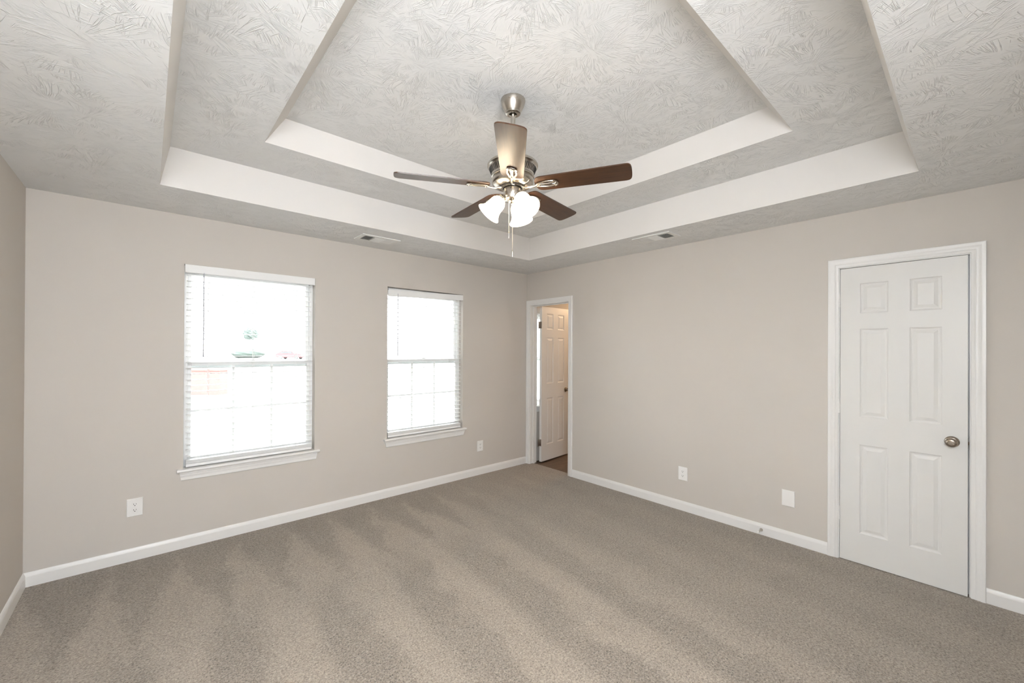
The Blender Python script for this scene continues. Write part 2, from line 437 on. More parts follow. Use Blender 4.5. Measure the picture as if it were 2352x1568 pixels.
# bathroom and closet shells behind the right wall
bm = bmesh.new(); box(bm, BX, BX + .12, -1.9, -0.0005, -0.008, H)
struct(obj('wall_bathroom_far', bm, M['wall']), 'far bathroom wall seen through the doorway', 'wall')
bm = bmesh.new(); box(bm, 0.1155, BX + .12, -2.02, -1.9, -0.008, H)
struct(obj('wall_bathroom_side', bm, M['wall']), 'bathroom side wall beyond the open door', 'wall')
bm = bmesh.new(); box(bm, 0.06, BX + .12, YB - .12, 0.155, H, H + .06)
struct(obj('ceiling_bathroom', bm, M['ceil_smooth']), 'bathroom ceiling seen above the open door', 'ceiling')
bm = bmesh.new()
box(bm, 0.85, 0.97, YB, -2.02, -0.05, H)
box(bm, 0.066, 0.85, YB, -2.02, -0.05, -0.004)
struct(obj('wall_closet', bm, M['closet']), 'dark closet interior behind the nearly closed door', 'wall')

# baseboards
BP = [(0, 0), (0.013, 0), (0.013, 0.060), (0.0125, 0.066), (0.009, 0.074), (0.0075, 0.080), (0.004, 0.0855), (0, 0.086)]
Z = Vector((0, 0, 1))
def baseboard(name, p0, p1, nrm, label, m0=0, m1=0):
    p0, p1, n = Vector(p0), Vector(p1), Vector(nrm); d = (p1 - p0).normalized()
    bm = bmesh.new()
    sweep(bm, BP, [p0, p1], [(n + d * m0, Z), (n + d * m1, Z)])
    return struct(obj(name, bm, M['trim'], smooth=True), label, 'baseboard')
baseboard('baseboard_back', (XL, 0, 0), (-0.0185, 0, 0), (0, -1, 0), 'white baseboard under the two windows', 1, 0)
baseboard('baseboard_left', (XL, YB, 0), (XL, 0, 0), (1, 0, 0), 'white baseboard along the left wall', 0, -1)
baseboard('baseboard_right', (0, -0.766, 0), (0, -3.1385, 0), (-1, 0, 0), 'white baseboard between the two doors')
baseboard('baseboard_right_end', (0, -3.8845, 0), (0, YB, 0), (-1, 0, 0), 'short white baseboard right of the closed door')

# door trims: moulded casing + jamb
CP = [(0, 0), (0, 0.009), (0.004, 0.011), (0.016, 0.0115), (0.019, 0.0140), (0.024, 0.0125), (0.038, 0.0150), (0.042, 0.0175), (0.048, 0.0180), (0.057, 0.0180), (0.060, 0.0150), (0.060, 0)]
def casing(bm, y0, y1, zt):
    X = Vector((-1, 0, 0)); Y = Vector((0, 1, 0))
    path = [(0, y1, 0), (0, y1, zt), (0, y0, zt), (0, y0, 0)]
    fr = [(Y, X), (Y + Z, X), (-Y + Z, X), (-Y, X)]
    sweep(bm, CP, path, fr)
def door_trim(name, y0, y1, zt, x_stop, label):
    t = sempty(name, label, 'door trim')
    bm = bmesh.new(); casing(bm, y0 + 0.012, y1 - 0.012, zt - 0.012)
    # inner reveal starts 5 mm off the jamb edge
    obj('casing', bm, M['trim'], t, smooth=True)
    bm = bmesh.new()
    j = 0.018
    box(bm, 0.0, 0.115, y1 - j, y1 + .001, 0, zt, 0.001)
    box(bm, 0.0, 0.115, y0 - .001, y0 + j, 0, zt, 0.001)
    box(bm, 0.0, 0.115, y0 + j, y1 - j, zt - j, zt, 0.001)
    a, c = x_stop
    box(bm, a, c, y1 - j - .011, y1 - j, 0, zt - j, 0.001)
    box(bm, a, c, y0 + j, y0 + j + .011, 0, zt - j, 0.001)
    box(bm, a, c, y0 + j + .011, y1 - j - .011, zt - j - .011, zt - j, 0.001)
    obj('jamb', bm, M['trim'], t)
    return t
T_B = door_trim('trim_1', D_B[0], D_B[1], D_B[2], (0.045, 0.078), 'white casing and jamb around the open bathroom door')
T_C = door_trim('trim_2', D_C[0], D_C[1], D_C[2], (0.042, 0.075), 'white casing and jamb around the closed closet door')

# six panel doors
def panel_door(bm, w, h, t, mirror=False):
    """slab in local coords: hinge edge at y=0 running to y=-w, room face at x=0, back at x=t"""
    ys = [0, .108, .252, .354, .498, w]; zs = [0, .208, .818, 1.008, 1.614, 1.722, 1.928, h]
    def P(y, z, d, back): return (t - d if back else d, -y, z)
    for back in (False, True):
        for i in range(len(ys) - 1):
            for j in range(len(zs) - 1):
                y0, y1, z0, z1 = ys[i], ys[i + 1], zs[j], zs[j + 1]
                if i in (1, 3) and j in (1, 3, 5):
                    steps = [(0, 0), (.004, .004), (.011, .0065), (.017, .0065), (.036, .0012), (.037, .0012)]
                    prev = None
                    for s, d in steps:
                        cur = [bm.verts.new(P(*q, d, back)) for q in ((y0 + s, z0 + s), (y1 - s, z0 + s), (y1 - s, z1 - s), (y0 + s, z1 - s))]
                        if prev:
                            for k in range(4): bm.faces.new((prev[k], prev[(k + 1) % 4], cur[(k + 1) % 4], cur[k]))
                        prev = cur
                    bm.faces.new(prev)
                else:
                    bm.faces.new([bm.verts.new(P(*q, 0, back)) for q in ((y0, z0), (y1, z0), (y1, z1), (y0, z1))])
    for (ya, za, yb, zb) in ((0, 0, w, 0), (w, 0, w, h), (w, h, 0, h), (0, h, 0, 0)):
        bm.faces.new([bm.verts.new(q) for q in ((0, -ya, za), (0, -yb, zb), (t, -yb, zb), (t, -ya, za))])
    bmesh.ops.remove_doubles(bm, verts=bm.verts, dist=1e-5)
def knob_parts(parent, y, z, mat, x=0.0):
    """knob on the face at local x=x, pointing to -x"""
    rx = Matrix.Translation((x, y, z)) @ Matrix.Rotation(-PI / 2, 4, 'Y')
    bm = bmesh.new()
    lathe(bm, [(0, 0), (.0325, 0), (.033, .003), (.029, .008), (.019, .0105), (.0125, .011), (.011, .020), (.0125, .030), (.020, .036), (.0262, .043), (.0275, .050), (.0255, .057), (.0195, .0615), (.013, .0628), (.0125, .0622), (.0095, .0622), (.009, .0632), (0, .0636)], 40, rx)
    return obj('door_knob', bm, mat, parent, smooth=True)
def knuckle(parent, y, z, x, mat, label=None, h=.089, leaf=None):
    bm = bmesh.new()
    for k in range(5):
        lathe(bm, [(0, 0), (.0048, 0), (.0054, .0006), (.0054, h / 5 - .0012), (.0048, h / 5 - .0006), (0, h / 5 - .0006)], 12, Matrix.Translation((x, y, z - h / 2 + k * h / 5)))
    lathe(bm, [(0, 0), (.004, 0), (.0055, .002), (.004, .005), (0, .005)], 12, Matrix.Translation((x, y, z + h / 2)))
    lathe(bm, [(0, 0), (.004, 0), (.0055, -.002), (.004, -.005), (0, -.005)], 12, Matrix.Translation((x, y, z - h / 2)))
    if leaf:
        for l in leaf: box(bm, *l, 0.0006)
    o = obj('hinge', bm, mat, parent, smooth=True)
    if label: o['label'] = label
    return o

# closed (slightly ajar) door on the right
d1 = sempty('door_1', 'white six-panel door standing slightly ajar at the right, round metal knob', 'door', (-0.002, -3.2075, 0), math.radians(-1.2))
bm = bmesh.new(); panel_door(bm, .604, 2.040, .035)
sl = obj('door_slab', bm, M['door'], d1, (0, 0, .005))
knob_parts(d1, -.540, .918, M['dark_nickel'])
for z in (1.825, 1.076, .326): knuckle(d1, 0.004, z, -.0045, M['trim'], 'white painted hinge knuckle')
bm = bmesh.new(); box(bm, .006, .029, -.6050, -.6040, .885, .948); obj('latch_plate', bm, M['dark_nickel'], d1)
bm = bmesh.new(); box(bm, .011, .023, -.6115, -.6050, .909, .925, .002); obj('latch_bolt', bm, M['dark_nickel'], d1)
bm = bmesh.new(); box(bm, .000, .030, -3.8180, -3.8172, .878, .955)
obj('strike_plate', bm, M['black'], T_C)

# open bathroom door: swings on its left edge into the bathroom
d2 = sempty('door_2', 'white six-panel door standing open into the bathroom', 'door', (0.146, -0.128, -.004), math.radians(96.0))
# local frame: hinge edge at origin; visible face is the one that faces the bedroom when shut
bm = bmesh.new(); panel_door(bm, .605, 2.018, .034)
obj('door_slab', bm, M['door'], d2, (0, 0, .016))
# (rotated 96 deg: local -y runs along +x, local -x faces -y towards the camera)
knob_parts(d2, -.540, .918, M['dark_nickel'])
for z in (1.79, .262):
    knuckle(d2, .026, z, .030, M['dark_nickel'], 'dark bronze hinge', leaf=((.003, .026, .0005, .0023, z - .0445, z + .0445), (.028, .034, .002, .024, z - .0445, z + .0445)))

# ------------------------------------------------------------------ windows
def window(name, W, label, muntins=True, stool=True):
    x0, x1, z0, z1 = W
    w = sempty(name, label, 'window')
    y_f0, y_f1 = .072, .150
    bm = bmesh.new(); fwid = .026
    box(bm, x0, x0 + fwid, y_f0, y_f1, z0, z1, .002); box(bm, x1 - fwid, x1, y_f0, y_f1, z0, z1, .002)
    box(bm, x0 + fwid, x1 - fwid, y_f0, y_f1, z1 - fwid, z1, .002); box(bm, x0 + fwid, x1 - fwid, y_f0, y_f1, z0, z0 + fwid, .002)
    obj('window_frame', bm, M['vinyl'], w)
    zm = z0 + (z1 - z0) * .5 + .012
    a0, a1 = x0 + fwid, x1 - fwid
    def sash(nm, ya, yb, za, zb, bottom, top, munt):
        bm = bmesh.new(); st = .022
        box(bm, a0, a0 + st, ya, yb, za, zb, .002); box(bm, a1 - st, a1, ya, yb, za, zb, .002)
        box(bm, a0 + st, a1 - st, ya, yb, za, za + bottom, .002); box(bm, a0 + st, a1 - st, ya, yb, zb - top, zb, .002)
        s = obj(nm, bm, M['vinyl'], w)
        gx0, gx1, gz0, gz1 = a0 + st, a1 - st, za + bottom, zb - top
        ym = (ya + yb) / 2
        bm = bmesh.new(); box(bm, gx0 - .004, gx1 + .004, ym - .002, ym + .002, gz0 - .004, gz1 + .004)
        obj('glass_pane', bm, M['glass'], s)
        if munt:
            bm = bmesh.new()
            for k in (1, 2):
                xm = gx0 + (gx1 - gx0) * k / 3
                box(bm, xm - .008, xm + .008, ym - .006, ym + .006, gz0, gz1, .001)
            zc = (gz0 + gz1) / 2
            box(bm, gx0, gx1, ym - .0055, ym + .0055, zc - .008, zc + .008, .001)
            obj('muntin_grille', bm, M['vinyl'], s)
        return s
    lo = sash('lower_sash', .078, .106, z0 + fwid, zm + .022, .045, .030, muntins)
    sash('upper_sash', .112, .140, zm - .030, z1 - fwid, .030, .040, False)
    bm = bmesh.new(); xc = (x0 + x1) / 2
    box(bm, xc - .03, xc + .03, .082, .104, zm + .022, zm + .031, .002)
    lathe(bm, [(0, 0), (.010, 0), (.010, .008), (0, .009)], 16, Matrix.Translation((xc, .093, zm + .031)))
    obj('sash_lock', bm, M['vinyl'], w, smooth=True)
    if stool:
        bm = bmesh.new()
        zt = z0 + .006; e = .036
        # stool board with nosing and horns
        prof = [(0.074, zt), (-.030, zt), (-.036, zt - .003), (-.0385, zt - .010), (-.036, zt - .018), (-.030, zt - .021), (0.002, zt - .021), (0.074, zt - .021)]
        box(bm, x0 + .001, x1 - .001, -.0005, .074, zt - .021, zt)
        poly = [(0, zt), (-.030, zt), (-.036, zt - .003), (-.0385, zt - .010), (-.036, zt - .018), (-.030, zt - .021), (0, zt - .021)]
        mt = Matrix(((0, 0, 1, 0), (1, 0, 0, 0), (0, 1, 0, 0), (0, 0, 0, 1)))
        prism(bm, poly, x0 - e, x1 + e, mtx=mt)
        obj('window_sill', bm, M['trim'], w)
        bm = bmesh.new(); zb = zt - .021
        prof = [(0, 0), (.018, 0), (.0175, -.012), (.0145, -.018), (.0145, -.024), (.0115, -.040), (.0115, -.058), (.008, -.063), (0, -.063)]
        def end(x, s): return [bm.verts.new((x + s * (-q[1] * .18), -q[0], zb + q[1])) for q in prof]
        L_ = end(x0 - .022, 1); R_ = end(x1 + .022, -1); n = len(prof)
        for k in range(n): bm.faces.new((L_[k], L_[(k + 1) % n], R_[(k + 1) % n], R_[k]))
        bm.faces.new(L_); bm.faces.new(R_[::-1])
        obj('window_apron', bm, M['trim'], w)
    return w
window('window_1', W1, 'large bright window nearer the left wall')
window('window_2', W2, 'bright window nearer the bathroom door')
window('window_3', W3, 'bathroom window seen through the hinge gap of the open door', muntins=False)

# ------------------------------------------------------------------ blinds
def blind(W, label, drop_valance, wand_x):
    x0, x1, z0, z1 = W
    xa, xb = x0 + .010, x1 - .014
    t = thing('window_blind', label, 'blind', (xa, 0, z1), group='white slatted blinds in the two windows')
    Wd = xb - xa; dz = drop_valance
    yc = .034; hw = .0250
    bm = bmesh.new(); box(bm, .004, Wd - .004, yc - .026, yc + .028, -.052, -.006 - dz * .3, .002)
    obj('headrail', bm, M['blind'], t)
    bm = bmesh.new()
    poly = [(.000, -.001 - dz), (.003, 0 - dz), (.009, 0 - dz), (.009, -.061 - dz), (.003, -.061 - dz), (.000, -.058 - dz)]
    mt = Matrix(((0, 0, 1, 0), (1, 0, 0, 0), (0, 1, 0, 0), (0, 0, 0, 1)))
    prism(bm, poly, -.006, Wd + .011, mtx=mt)
    if dz: # loose valance: it has slipped forward at one end
        for v in bm.verts: v.co.z += .030 * v.co.x / Wd; v.co.y -= .006
    obj('valance', bm, M['blind'], t)
    zr = z0 - z1 + .012          # underside of the bottom rail
    stack = 6
    top, bot = -.075, zr + .024 + stack * .0042 + .030
    nsl = int(round((top - bot) / .0435))
    bm = bmesh.new()
    def slat(z, tilt=0.0):
        n = 6; up = []; dn = []
        for k in range(n + 1):
            s = -1 + 2 * k / n
            y = yc + hw * s; h = .0022 * (1 - s * s) + tilt * s
            up.append((y, z + h + .0013)); dn.append((y, z + h - .0013))
        prism(bm, up + dn[::-1], .006, Wd - .006, mtx=mt)
    for k in range(nsl + 1): slat(top + (bot - top) * k / nsl)
    obj('slats', bm, M['blind'], t)
    bm = bmesh.new()
    for k in range(stack): slat(zr + .026 + k * .0042)
    obj('stacked_slats', bm, M['blind'], t)
    bm = bmesh.new(); box(bm, .005, Wd - .005, yc - hw - .001, yc + hw + .001, zr, zr + .022, .004)
    obj('bottom_rail', bm, M['blind'], t)
    for fx in (.155, .49, .845):
        bm = bmesh.new(); x = Wd * fx
        for y in (yc - hw - .0015, yc + hw + .0015):
            tube(bm, [(x, y, -.05), (x, y, zr + .02)], .0011, 6)
        for dx in (-.006, .006):
            tube(bm, [(x + dx, yc - hw - .0015, -.05), (x + dx, yc - hw - .0015, zr + .02)], .0007, 6)
        obj('ladder_cord', bm, M['blind'], t)
    bm = bmesh.new(); xw = wand_x - xa
    tube(bm, [(xw, -.004, -.062), (xw, -.004, -.685)], .0042, 6)
    tube(bm, [(xw, .006, -.050), (xw, -.004, -.056), (xw, -.004, -.066)], .0018, 6)
    obj('tilt_wand', bm, M['wand'], t)
    return t
blind(W1, 'white slatted blind with slim wand in the larger-looking window nearer the left wall', 0.0, -3.374)
blind(W2, 'white slatted blind with crooked valance in the window nearer the open door', 0.034, -1.803)

# ------------------------------------------------------------------ wall plates
def outlet(p, axis, label, group, sockets=True, w=.084, h=.122):
    """axis 'y' = on the window wall (faces -y), 'x' = on the right wall (faces -x). local: u right, z up, +d out of wall"""
    nm = 'wall_outlet' if sockets else 'blank_wall_plate'
    t = thing(nm, label, 'outlet' if sockets else 'wall plate', p, rotz=0 if axis == 'y' else -PI / 2, group=group)
    bm = bmesh.new()
    A = [(-w / 2, -h / 2), (w / 2, -h / 2), (w / 2, h / 2), (-w / 2, h / 2)]
    k = .93
    lo = [bm.verts.new((x, 0, z)) for x, z in A]; mi = [bm.verts.new((x, -.0025, z)) for x, z in A]
    hi = [bm.verts.new((x * k, -.0062, z * (1 - (1 - k) * w / h))) for x, z in A]
    for a, c in ((lo, mi), (mi, hi)):
        for i in range(4): bm.faces.new((a[i], a[(i + 1) % 4], c[(i + 1) % 4], c[i]))
    bm.faces.new(hi); bm.faces.new(lo[::-1])
    obj('cover_plate', bm, M['plate'], t)
    if sockets:
        for zc in (.0195, -.0195):
            bm = bmesh.new()
            pts = []
            for i in range(40):
                a = 2 * PI * i / 40
                pts.append((.0172 * math.cos(a), max(-.0125, min(.0125, .0172 * math.sin(a)))))
            mt = Matrix(((1, 0, 0, 0), (0, 0, -1, 0), (0, 1, 0, zc), (0, 0, 0, 1)))
            prism(bm, pts, .0055, .0082, mtx=mt)
            s = obj('receptacle', bm, M['plate'], t)
            bm = bmesh.new()
            box(bm, -.0075, -.0052, -.0086, -.0080, zc - .001, zc + .0085)
            box(bm, .0055, .0075, -.0086, -.0080, zc, zc + .0075)
            lathe(bm, [(0, 0), (.0028, 0), (.0028, .0006), (0, .0006)], 12, Matrix.Translation((0, -.0080, zc - .0065)) @ Matrix.Rotation(PI / 2, 4, 'X'))
            obj('slots', bm, M['slot'], s)
        bm = bmesh.new(); lathe(bm, [(0, 0), (.0032, 0), (.0026, .0012), (0, .0014)], 14, Matrix.Translation((0, -.0060, 0)) @ Matrix.Rotation(PI / 2, 4, 'X'))
        obj('plate_screw', bm, M['plate'], t, smooth=True)
    return t
outlet((-3.749, 0, .364), 'y', 'white duplex outlet low on the window wall, nearest the left corner', 'white wall outlets')
outlet((-.755, 0, .333), 'y', 'small white duplex outlet on the window wall, right of the second window', 'white wall outlets')
outlet((0, -2.072, .336), 'x', 'white duplex outlet on the right wall between the two doors', 'white wall outlets')
outlet((0, -2.896, .336), 'x', 'blank white wall plate low beside the closed door', None, sockets=False)

# ------------------------------------------------------------------ ceiling registers
def vent(loc, rotz, label, sg=1):
    t = thing('ceiling_vent', label, 'vent', loc, rotz, 'white ceiling registers')
    Lh, Wh = .172, .102
    bm = bmesh.new()
    il, iw = .135, .066
    for (x0, x1, y0, y1) in ((-Lh, Lh, iw, Wh), (-Lh, Lh, -Wh, -iw), (-Lh, -il, -iw, iw), (il, Lh, -iw, iw)):
        box(bm, x0, x1, y0, y1, -.007, 0, .0015)
    for x in (-.047, .047): box(bm, x - .004, x + .004, -iw, iw, -.009, 0)
    obj('frame', bm, M['vent'], t)
    bm = bmesh.new(); box(bm, -il, il, -iw, iw, -.0012, -.0004); obj('duct_opening', bm, M['vent_dark'], t)
    bm = bmesh.new()
    def louver_y(x, s):
        prism(bm, [(x - .004, -.010), (x - .0032, -.010), (x + .0045 * s + .0004, -.0012), (x + .0045 * s - .0004, -.0012)] if s > 0 else
              [(x + .0032, -.010), (x + .004, -.010), (x - .0041, -.0012), (x - .0049, -.0012)], -iw, iw, mtx=Matrix(((1, 0, 0, 0), (0, 0, 1, 0), (0, 1, 0, 0), (0, 0, 0, 1))))
    for k in range(8): louver_y(-il + .008 + k * .0108, 1)
    for k in range(8): louver_y(.053 + k * .0108, -1)
    for k in range(7):
        y = -iw + .012 + k * .0185
        prism(bm, [(y - .008 * sg - .0004, -.010), (y - .008 * sg + .0004, -.010), (y + .008 * sg + .0004, -.0012), (y + .008 * sg - .0004, -.0012)], -.043, .043, mtx=Matrix(((0, 0, 1, 0), (1, 0, 0, 0), (0, 1, 0, 0), (0, 0, 0, 1))))
    obj('louvers', bm, M['vent'], t)
    for x in (-.153, .153):
        bm = bmesh.new(); lathe(bm, [(0, 0), (.004, 0), (.003, -.0015), (0, -.002)], 12, Matrix.Translation((x, 0, -.007)))
        obj('screw', bm, M['vent'], t, smooth=True)
    return t
vent((-2.160, -.325, H), 0, 'white ceiling vent above the window wall, between the two windows', -1)
vent((-.402, -2.018, H), PI / 2, 'white ceiling vent above the right wall')

# ------------------------------------------------------------------ door stop
t = thing('door_stop', 'small metal door stop screwed to the right baseboard', 'door stop', (-.013, -2.716, .040))
mx = Matrix.Rotation(-PI / 2, 4, 'Y')
bm = bmesh.new(); lathe(bm, [(0, 0), (.0125, 0), (.0125, .003), (.0095, .010), (.0055, .028), (.0042, .046), (.0042, .064), (0, .064)], 24, mx)
obj('post', bm, M['nickel'], t, smooth=True)
bm = bmesh.new(); lathe(bm, [(0, .062), (.0065, .062), (.0072, .066), (.0072, .074), (.0055, .078), (0, .079)], 20, mx)
obj('rubber_tip', bm, M['rubber'], t, smooth=True)

# ------------------------------------------------------------------ ceiling fan
FX, FY, FZ = -2.225, -2.197, 2.802
fan = thing('ceiling_fan', 'brushed nickel ceiling fan with five dark wood blades and three lit glass shades', 'ceiling fan', (FX, FY, FZ))
def zz(z): return z - FZ
bm = bmesh.new()
lathe(bm, [(0, 0), (.0655, 0), (.0665, -.004), (.0655, -.012), (.060, -.030), (.050, -.050), (.043, -.0615), (.0415, -.064), (.0425, -.0665), (.0405, -.073), (.034, -.0765), (.0215, -.0765), (.0195, -.072), (.0195, -.05), (0, -.05)], 48)
cn = obj('canopy', bm, M['nickel'], fan, smooth=True)
for a in (-150, -112, 30):
    bm = bmesh.new(); a = math.radians(a); p = Vector((.0625 * math.cos(a), .0625 * math.sin(a), -.020))
    bmesh.ops.create_uvsphere(bm, u_segments=10, v_segments=6, radius=.0042, matrix=Matrix.Translation(p))
    obj('canopy_screw', bm, M['dark_nickel'], cn, smooth=True)
bm = bmesh.new(); lathe(bm, [(0, -.05), (.0125, -.05), (.0125, zz(2.475)), (0, zz(2.475))], 24); obj('downrod', bm, M['nickel'], fan, smooth=True)
# motor housing
bm = bmesh.new()
HP = [(0, 2.492), (.022, 2.492), (.024, 2.470), (.040, 2.464), (.118, 2.462), (.131, 2.458), (.136, 2.450), (.136, 2.443), (.131, 2.440), (.128, 2.436),
      (.112, 2.396), (.113, 2.391), (.116, 2.388), (.116, 2.383), (.1085, 2.380), (.1085, 2.376), (.1135, 2.371), (.1135, 2.361), (.108, 2.349), (.092, 2.339), (.070, 2.336), (.066, 2.339), (0, 2.339)]
lathe(bm, [(r, zz(z)) for r, z in HP], 72)
mh = obj('motor_housing', bm, M['nickel'], fan, smooth=True)
bm = bmesh.new()
for k in range(64):
    a = 2 * PI * k / 64
    s0 = Vector((.1266, 0, zz(2.430))); s1 = Vector((.1148, 0, zz(2.402)))
    dr = (s1 - s0).normalized(); nn = Vector((-dr.z, 0, dr.x)); nn = nn if nn.x > 0 else -nn
    vs = []
    for (p, hw_) in ((s0, .0024), (s1, .0020)):
        for y in (-hw_, hw_):
            for d in (-.002, .0007): vs.append(bm.verts.new(Matrix.Rotation(a, 4, 'Z') @ (p + nn * d + Vector((0, y, 0)))))
    for f in ((0, 1, 3, 2), (4, 6, 7, 5), (0, 4, 5, 1), (2, 3, 7, 6), (0, 2, 6, 4), (1, 5, 7, 3)): bm.faces.new([vs[i] for i in f])
obj('vent_slots', bm, M['slot'], mh)
bm = bmesh.new(); lathe(bm, [(.052, zz(2.341)), (.0655, zz(2.341)), (.0655, zz(2.330)), (.060, zz(2.327)), (.052, zz(2.327))], 48, closed=True)
fly = obj('flywheel', bm, M['black'], fan, smooth=True)
bm = bmesh.new()
for k in range(20):
    a = 2 * PI * k / 20; box(bm, .056, .064, -.003, .003, zz(2.326), zz(2.3285))
    for v in list(bm.verts)[-8:]: v.co = Matrix.Rotation(a, 4, 'Z') @ v.co
obj('flywheel_ribs', bm, M['nickel'], fly)
# switch housing
bm = bmesh.new()
lathe(bm, [(0, zz(2.339)), (.0475, zz(2.339)), (.0485, zz(2.336)), (.0485, zz(2.283)), (.0475, zz(2.279)), (.046, zz(2.277)), (.046, zz(2.268)), (.040, zz(2.262)), (.022, zz(2.258)), (.018, zz(2.250)), (.008, zz(2.246)), (.006, zz(2.238)), (0, zz(2.236))], 48)
sh = obj('switch_housing', bm, M['nickel'], fan, smooth=True)
bm = bmesh.new()
bmesh.ops.create_uvsphere(bm, u_segments=10, v_segments=6, radius=.004, matrix=Matrix.Translation((-.040, -.028, zz(2.315))))
obj('reverse_switch', bm, M['black'], sh, smooth=True)

# blades
def blade_outline():
    r0_, r1_, w0, w1 = .126, .615, .059, .0665
    def se(cx, a, b, p, t0, t1, n):          # superelliptic end cap
        out_ = []
        for k in range(n + 1):
            t = t0 + (t1 - t0) * k / n
            c, s_ = math.cos(t), math.sin(t)
            out_.append((cx + a * math.copysign(abs(c) ** p, c), b * math.copysign(abs(s_) ** p, s_)))
        return out_
    root = se(r0_ + .042, .042, w0, .72, PI / 2, 3 * PI / 2, 16)
    tip = se(r1_ - .030, .030, w1, .62, -PI / 2, PI / 2, 20)
    return root + tip
BO = blade_outline()
PITCHA = math.radians(-11.5)
BASE_AZ = 11.3
for k in range(5):
    az = math.radians(BASE_AZ + 72 * k + (-2.5 if k == 2 else 0))
    bm = bmesh.new()
    prism(bm, BO, -.0030, .0030)
    bmesh.ops.bevel(bm, geom=[e for e in bm.edges if abs(e.verts[0].co.z - e.verts[1].co.z) < 1e-6], offset=.0010, segments=1, affect='EDGES')
    bl = obj('blade', bm, M['blade'], fan, (0, 0, zz(2.336)))
    bl.rotation_euler = (Matrix.Rotation(az, 3, 'Z') @ Matrix.Rotation(PITCHA, 3, 'X')).to_euler()
    # iron: curved arm, twin loops and end bar lying under the blade
    bm = bmesh.new()
    zl = -.0075
    tube(bm, [(.058, 0, -.004), (.075, 0, -.010), (.098, 0, -.014), (.120, 0, -.012), (.138, 0, zl)], [.0085, .0075, .0062, .0060, .0075], 10, squash=.7)
    for s in (-1, 1):
        lp = []
        for q in range(20):
            a = 2 * PI * q / 20
            lp.append((.186 + .050 * math.cos(a), s * (.0125 + .0105 * math.sin(a)) * (.55 + .45 * min(1, (.186 + .05 * math.cos(a) - .128) / .06)), zl))
        tube(bm, lp, .0054, 8, closed=True, squash=.7)
    tube(bm, [(.226, -.024, zl), (.236, -.015, zl), (.240, 0, zl), (.236, .015, zl), (.226, .024, zl)], [.006, .0095, .0105, .0095, .006], 10, squash=.5)
    for (x, y) in ((.238, -.012), (.238, .012), (.148, 0)):
        bmesh.ops.create_uvsphere(bm, u_segments=8, v_segments=6, radius=.0045, matrix=Matrix.Translation((x, y, zl - .004)))
    obj('blade_iron', bm, M['nickel'], bl, smooth=True)

# three lit shades on short arms
SP = [(.020, 0), (.0225, -.004), (.030, -.010), (.0385, -.022), (.0425, -.038), (.0430, -.054), (.0445, -.070), (.0495, -.086), (.0585, -.100), (.0665, -.108), (.0668, -.1105)]
SPi = [(r - .003, z) for r, z in SP][::-1]
for azd in (25.6, 145.6, -94.4):
    az = math.radians(azd)
    dirv = Vector((math.cos(az), math.sin(az), 0))
    tilt = math.radians(40)
    axis = dirv * math.sin(tilt) - Vector((0, 0, 1)) * math.cos(tilt)
    neck = dirv * .058 + Vector((0, 0, zz(2.272)))
    bm = bmesh.new()
    tube(bm, [dirv * .034 + Vector((0, 0, zz(2.276))), dirv * .046 + Vector((0, 0, zz(2.283))), neck - axis * .012], .0075, 10)
    q = (-axis).to_track_quat('Z', 'Y').to_matrix().to_4x4()
    mt = Matrix.Translation(neck) @ q
    lathe(bm, [(0, .016), (.012, .016), (.018, .012), (.0235, .004), (.0245, -.012), (.0232, -.014), (.0225, -.002), (0, -.002)], 28, mt)
    arm = obj('lamp_arm', bm, M['nickel'], fan, smooth=True)
    bm = bmesh.new()
    lathe(bm, SP + SPi, 40, mt, closed=True)
    shd = obj('lamp_shade', bm, M['lamp_glass'], fan, smooth=True)
    bm = bmesh.new()
    lathe(bm, [(0, -.003), (.011, -.003), (.012, -.025), (.017, -.045), (.024, -.062), (.024, -.072), (.017, -.084), (0, -.088)], 20, mt)
    obj('bulb', bm, M['bulb'], shd, smooth=True)
# pull chains
def chain(dx, dy, ztop, zbot, fob):
    bm = bmesh.new(); n = int((ztop - zbot) / .0048)
    tube(bm, [(dx, dy, zz(ztop)), (dx, dy, zz(zbot))], .0006, 5)
    for i in range(n):
        z = ztop - (i + .5) * (ztop - zbot) / n
        bmesh.ops.create_icosphere(bm, subdivisions=1, radius=.0018, matrix=Matrix.Translation((dx, dy, zz(z))))
    c = obj('pull_chain', bm, M['chain'], fan, smooth=True)
    bm = bmesh.new(); lathe(bm, [(0, 0), (.0018, 0), (.0034, -.004), (.0036, -.008), (.0036, -.032), (.003, -.036), (0, -.036)], 14, Matrix.Translation((dx, dy, zz(zbot))))
    obj('chain_fob', bm, M['nickel'], c, smooth=True)
chain(-.037, -.013, 2.285, 2.088, 0)
chain(-.0265, -.030, 2.262, 1.990, 0)

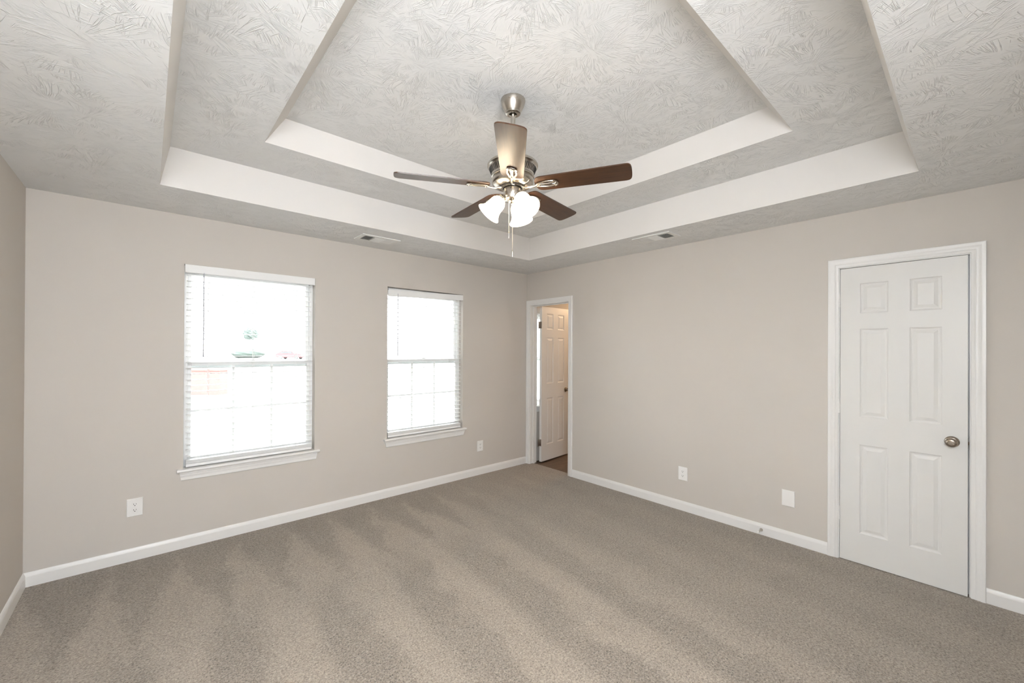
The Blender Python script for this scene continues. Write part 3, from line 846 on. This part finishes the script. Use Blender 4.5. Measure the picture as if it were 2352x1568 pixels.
# ------------------------------------------------------------------ outside, as far as the overexposed glass shows it
GZ = -0.45
bm = bmesh.new(); box(bm, -160, 160, 0.6, 260, GZ - .2, GZ)
struct(obj('ground', bm, M['ground']), 'pale overexposed ground outside the windows', 'ground')
def out(px, py_depth):
    """a point on the ground seen in picture column px at a given distance along the view"""
    d = fw + cr * ((px - 1169.24) / 941.095); d = Vector((d.x, d.y, 0))
    p = CAM_POS + d * py_depth; return Vector((p.x, p.y, GZ))
def blob(bm, c, rx, ry, rz, seed, amp=.12):
    rnd = random.Random(seed)
    ph = [rnd.uniform(0, 6.28) for _ in range(6)]
    before = set(bm.verts)
    bmesh.ops.create_icosphere(bm, subdivisions=4, radius=1.0)
    for v in [v for v in bm.verts if v not in before]:
        n = v.co.normalized()
        k = 1 + amp * (math.sin(5 * n.x + ph[0]) * math.sin(6 * n.y + ph[1]) + .6 * math.sin(11 * n.z + ph[2] + 7 * n.x) + .4 * math.sin(17 * n.y + ph[3]))
        v.co = Vector((n.x * rx * k, n.y * ry * k, max(-.8, n.z) * rz * k)) + Vector(c)
p = out(571, 77)
t = thing('shrub', 'low rounded green shrub outside the window nearer the left wall', 'shrub', p)
bm = bmesh.new(); blob(bm, (0, 0, .95), 2.7, 2.2, 1.0, 3, .05); obj('foliage', bm, M['shrub'], t, smooth=True)
p = out(572, 95)
t = thing('tree', 'pale distant tree above the shrub outside the left window', 'tree', p)
bm = bmesh.new(); blob(bm, (-.6, 0, 6.6), 2.0, 1.6, 1.0, 5, .18); blob(bm, (.3, .2, 5.2), 1.3, 1.2, 1.3, 9, .2); obj('crown', bm, M['tree'], t, smooth=True)
bm = bmesh.new(); tube(bm, [(0, 0, 0), (.1, 0, 3), (0, 0, 5.2)], [.16, .12, .08], 10); obj('trunk', bm, M['bark'], t)
# red car
p = out(668, 74)
t = thing('car', 'red car parked outside, low in the left window', 'car', p, rotz=-.72)
bm = bmesh.new(); prism(bm, [(-2.3, .35), (2.2, .35), (2.3, .7), (2.1, .95), (1.1, 1.02), (.5, 1.45), (-1.2, 1.48), (-1.9, 1.05), (-2.3, .95)], -.85, .85, mtx=Matrix(((1, 0, 0, 0), (0, 0, 1, 0), (0, 1, 0, 0), (0, 0, 0, 1))))
bmesh.ops.bevel(bm, geom=list(bm.edges), offset=.05, segments=2, affect='EDGES'); obj('body', bm, M['red'], t)
bm = bmesh.new(); prism(bm, [(-1.6, 1.06), (.85, 1.06), (.45, 1.38), (-1.15, 1.40)], -.87, .87, mtx=Matrix(((1, 0, 0, 0), (0, 0, 1, 0), (0, 1, 0, 0), (0, 0, 0, 1)))); obj('side_windows', bm, M['carglass'], t)
for x in (-1.4, 1.4):
    for y in (-.78, .78):
        bm = bmesh.new(); lathe(bm, [(0, -.1), (.28, -.1), (.33, -.06), (.33, .06), (.28, .1), (0, .1)], 20, Matrix.Translation((x, y, .33)) @ Matrix.Rotation(PI / 2, 4, 'X')); obj('wheel', bm, M['tyre'], t, smooth=True)
# red brick pier close to the house
p = out(474, 17)
bm = bmesh.new(); box(bm, -.72, .72, -.25, .25, 0, .98, .01); box(bm, -.76, .76, -.29, .29, .98, 1.06, .01)
o = obj('brick_wall', bm, M['brick'], loc=p); o.rotation_euler = (0, 0, -.72)
tag(o, 'faded low red brick wall outside, behind the lower left panes', 'brick wall')
# far house
p = out(970, 92)
t = thing('house', 'far house with dark red roof outside the window nearer the open door', 'house', p, rotz=-.72)
bm = bmesh.new(); box(bm, -6, 6, -3, 3, 0, 1.1); obj('walls', bm, M['siding'], t)
bm = bmesh.new(); prism(bm, [(-3.3, 1.1), (3.3, 1.1), (1.2, 2.3), (-1.2, 2.3)], -2.6, 2.6, mtx=Matrix(((0, 0, 1, 0), (1, 0, 0, 0), (0, 1, 0, 0), (0, 0, 0, 1)))); obj('roof', bm, M['roof'], t)
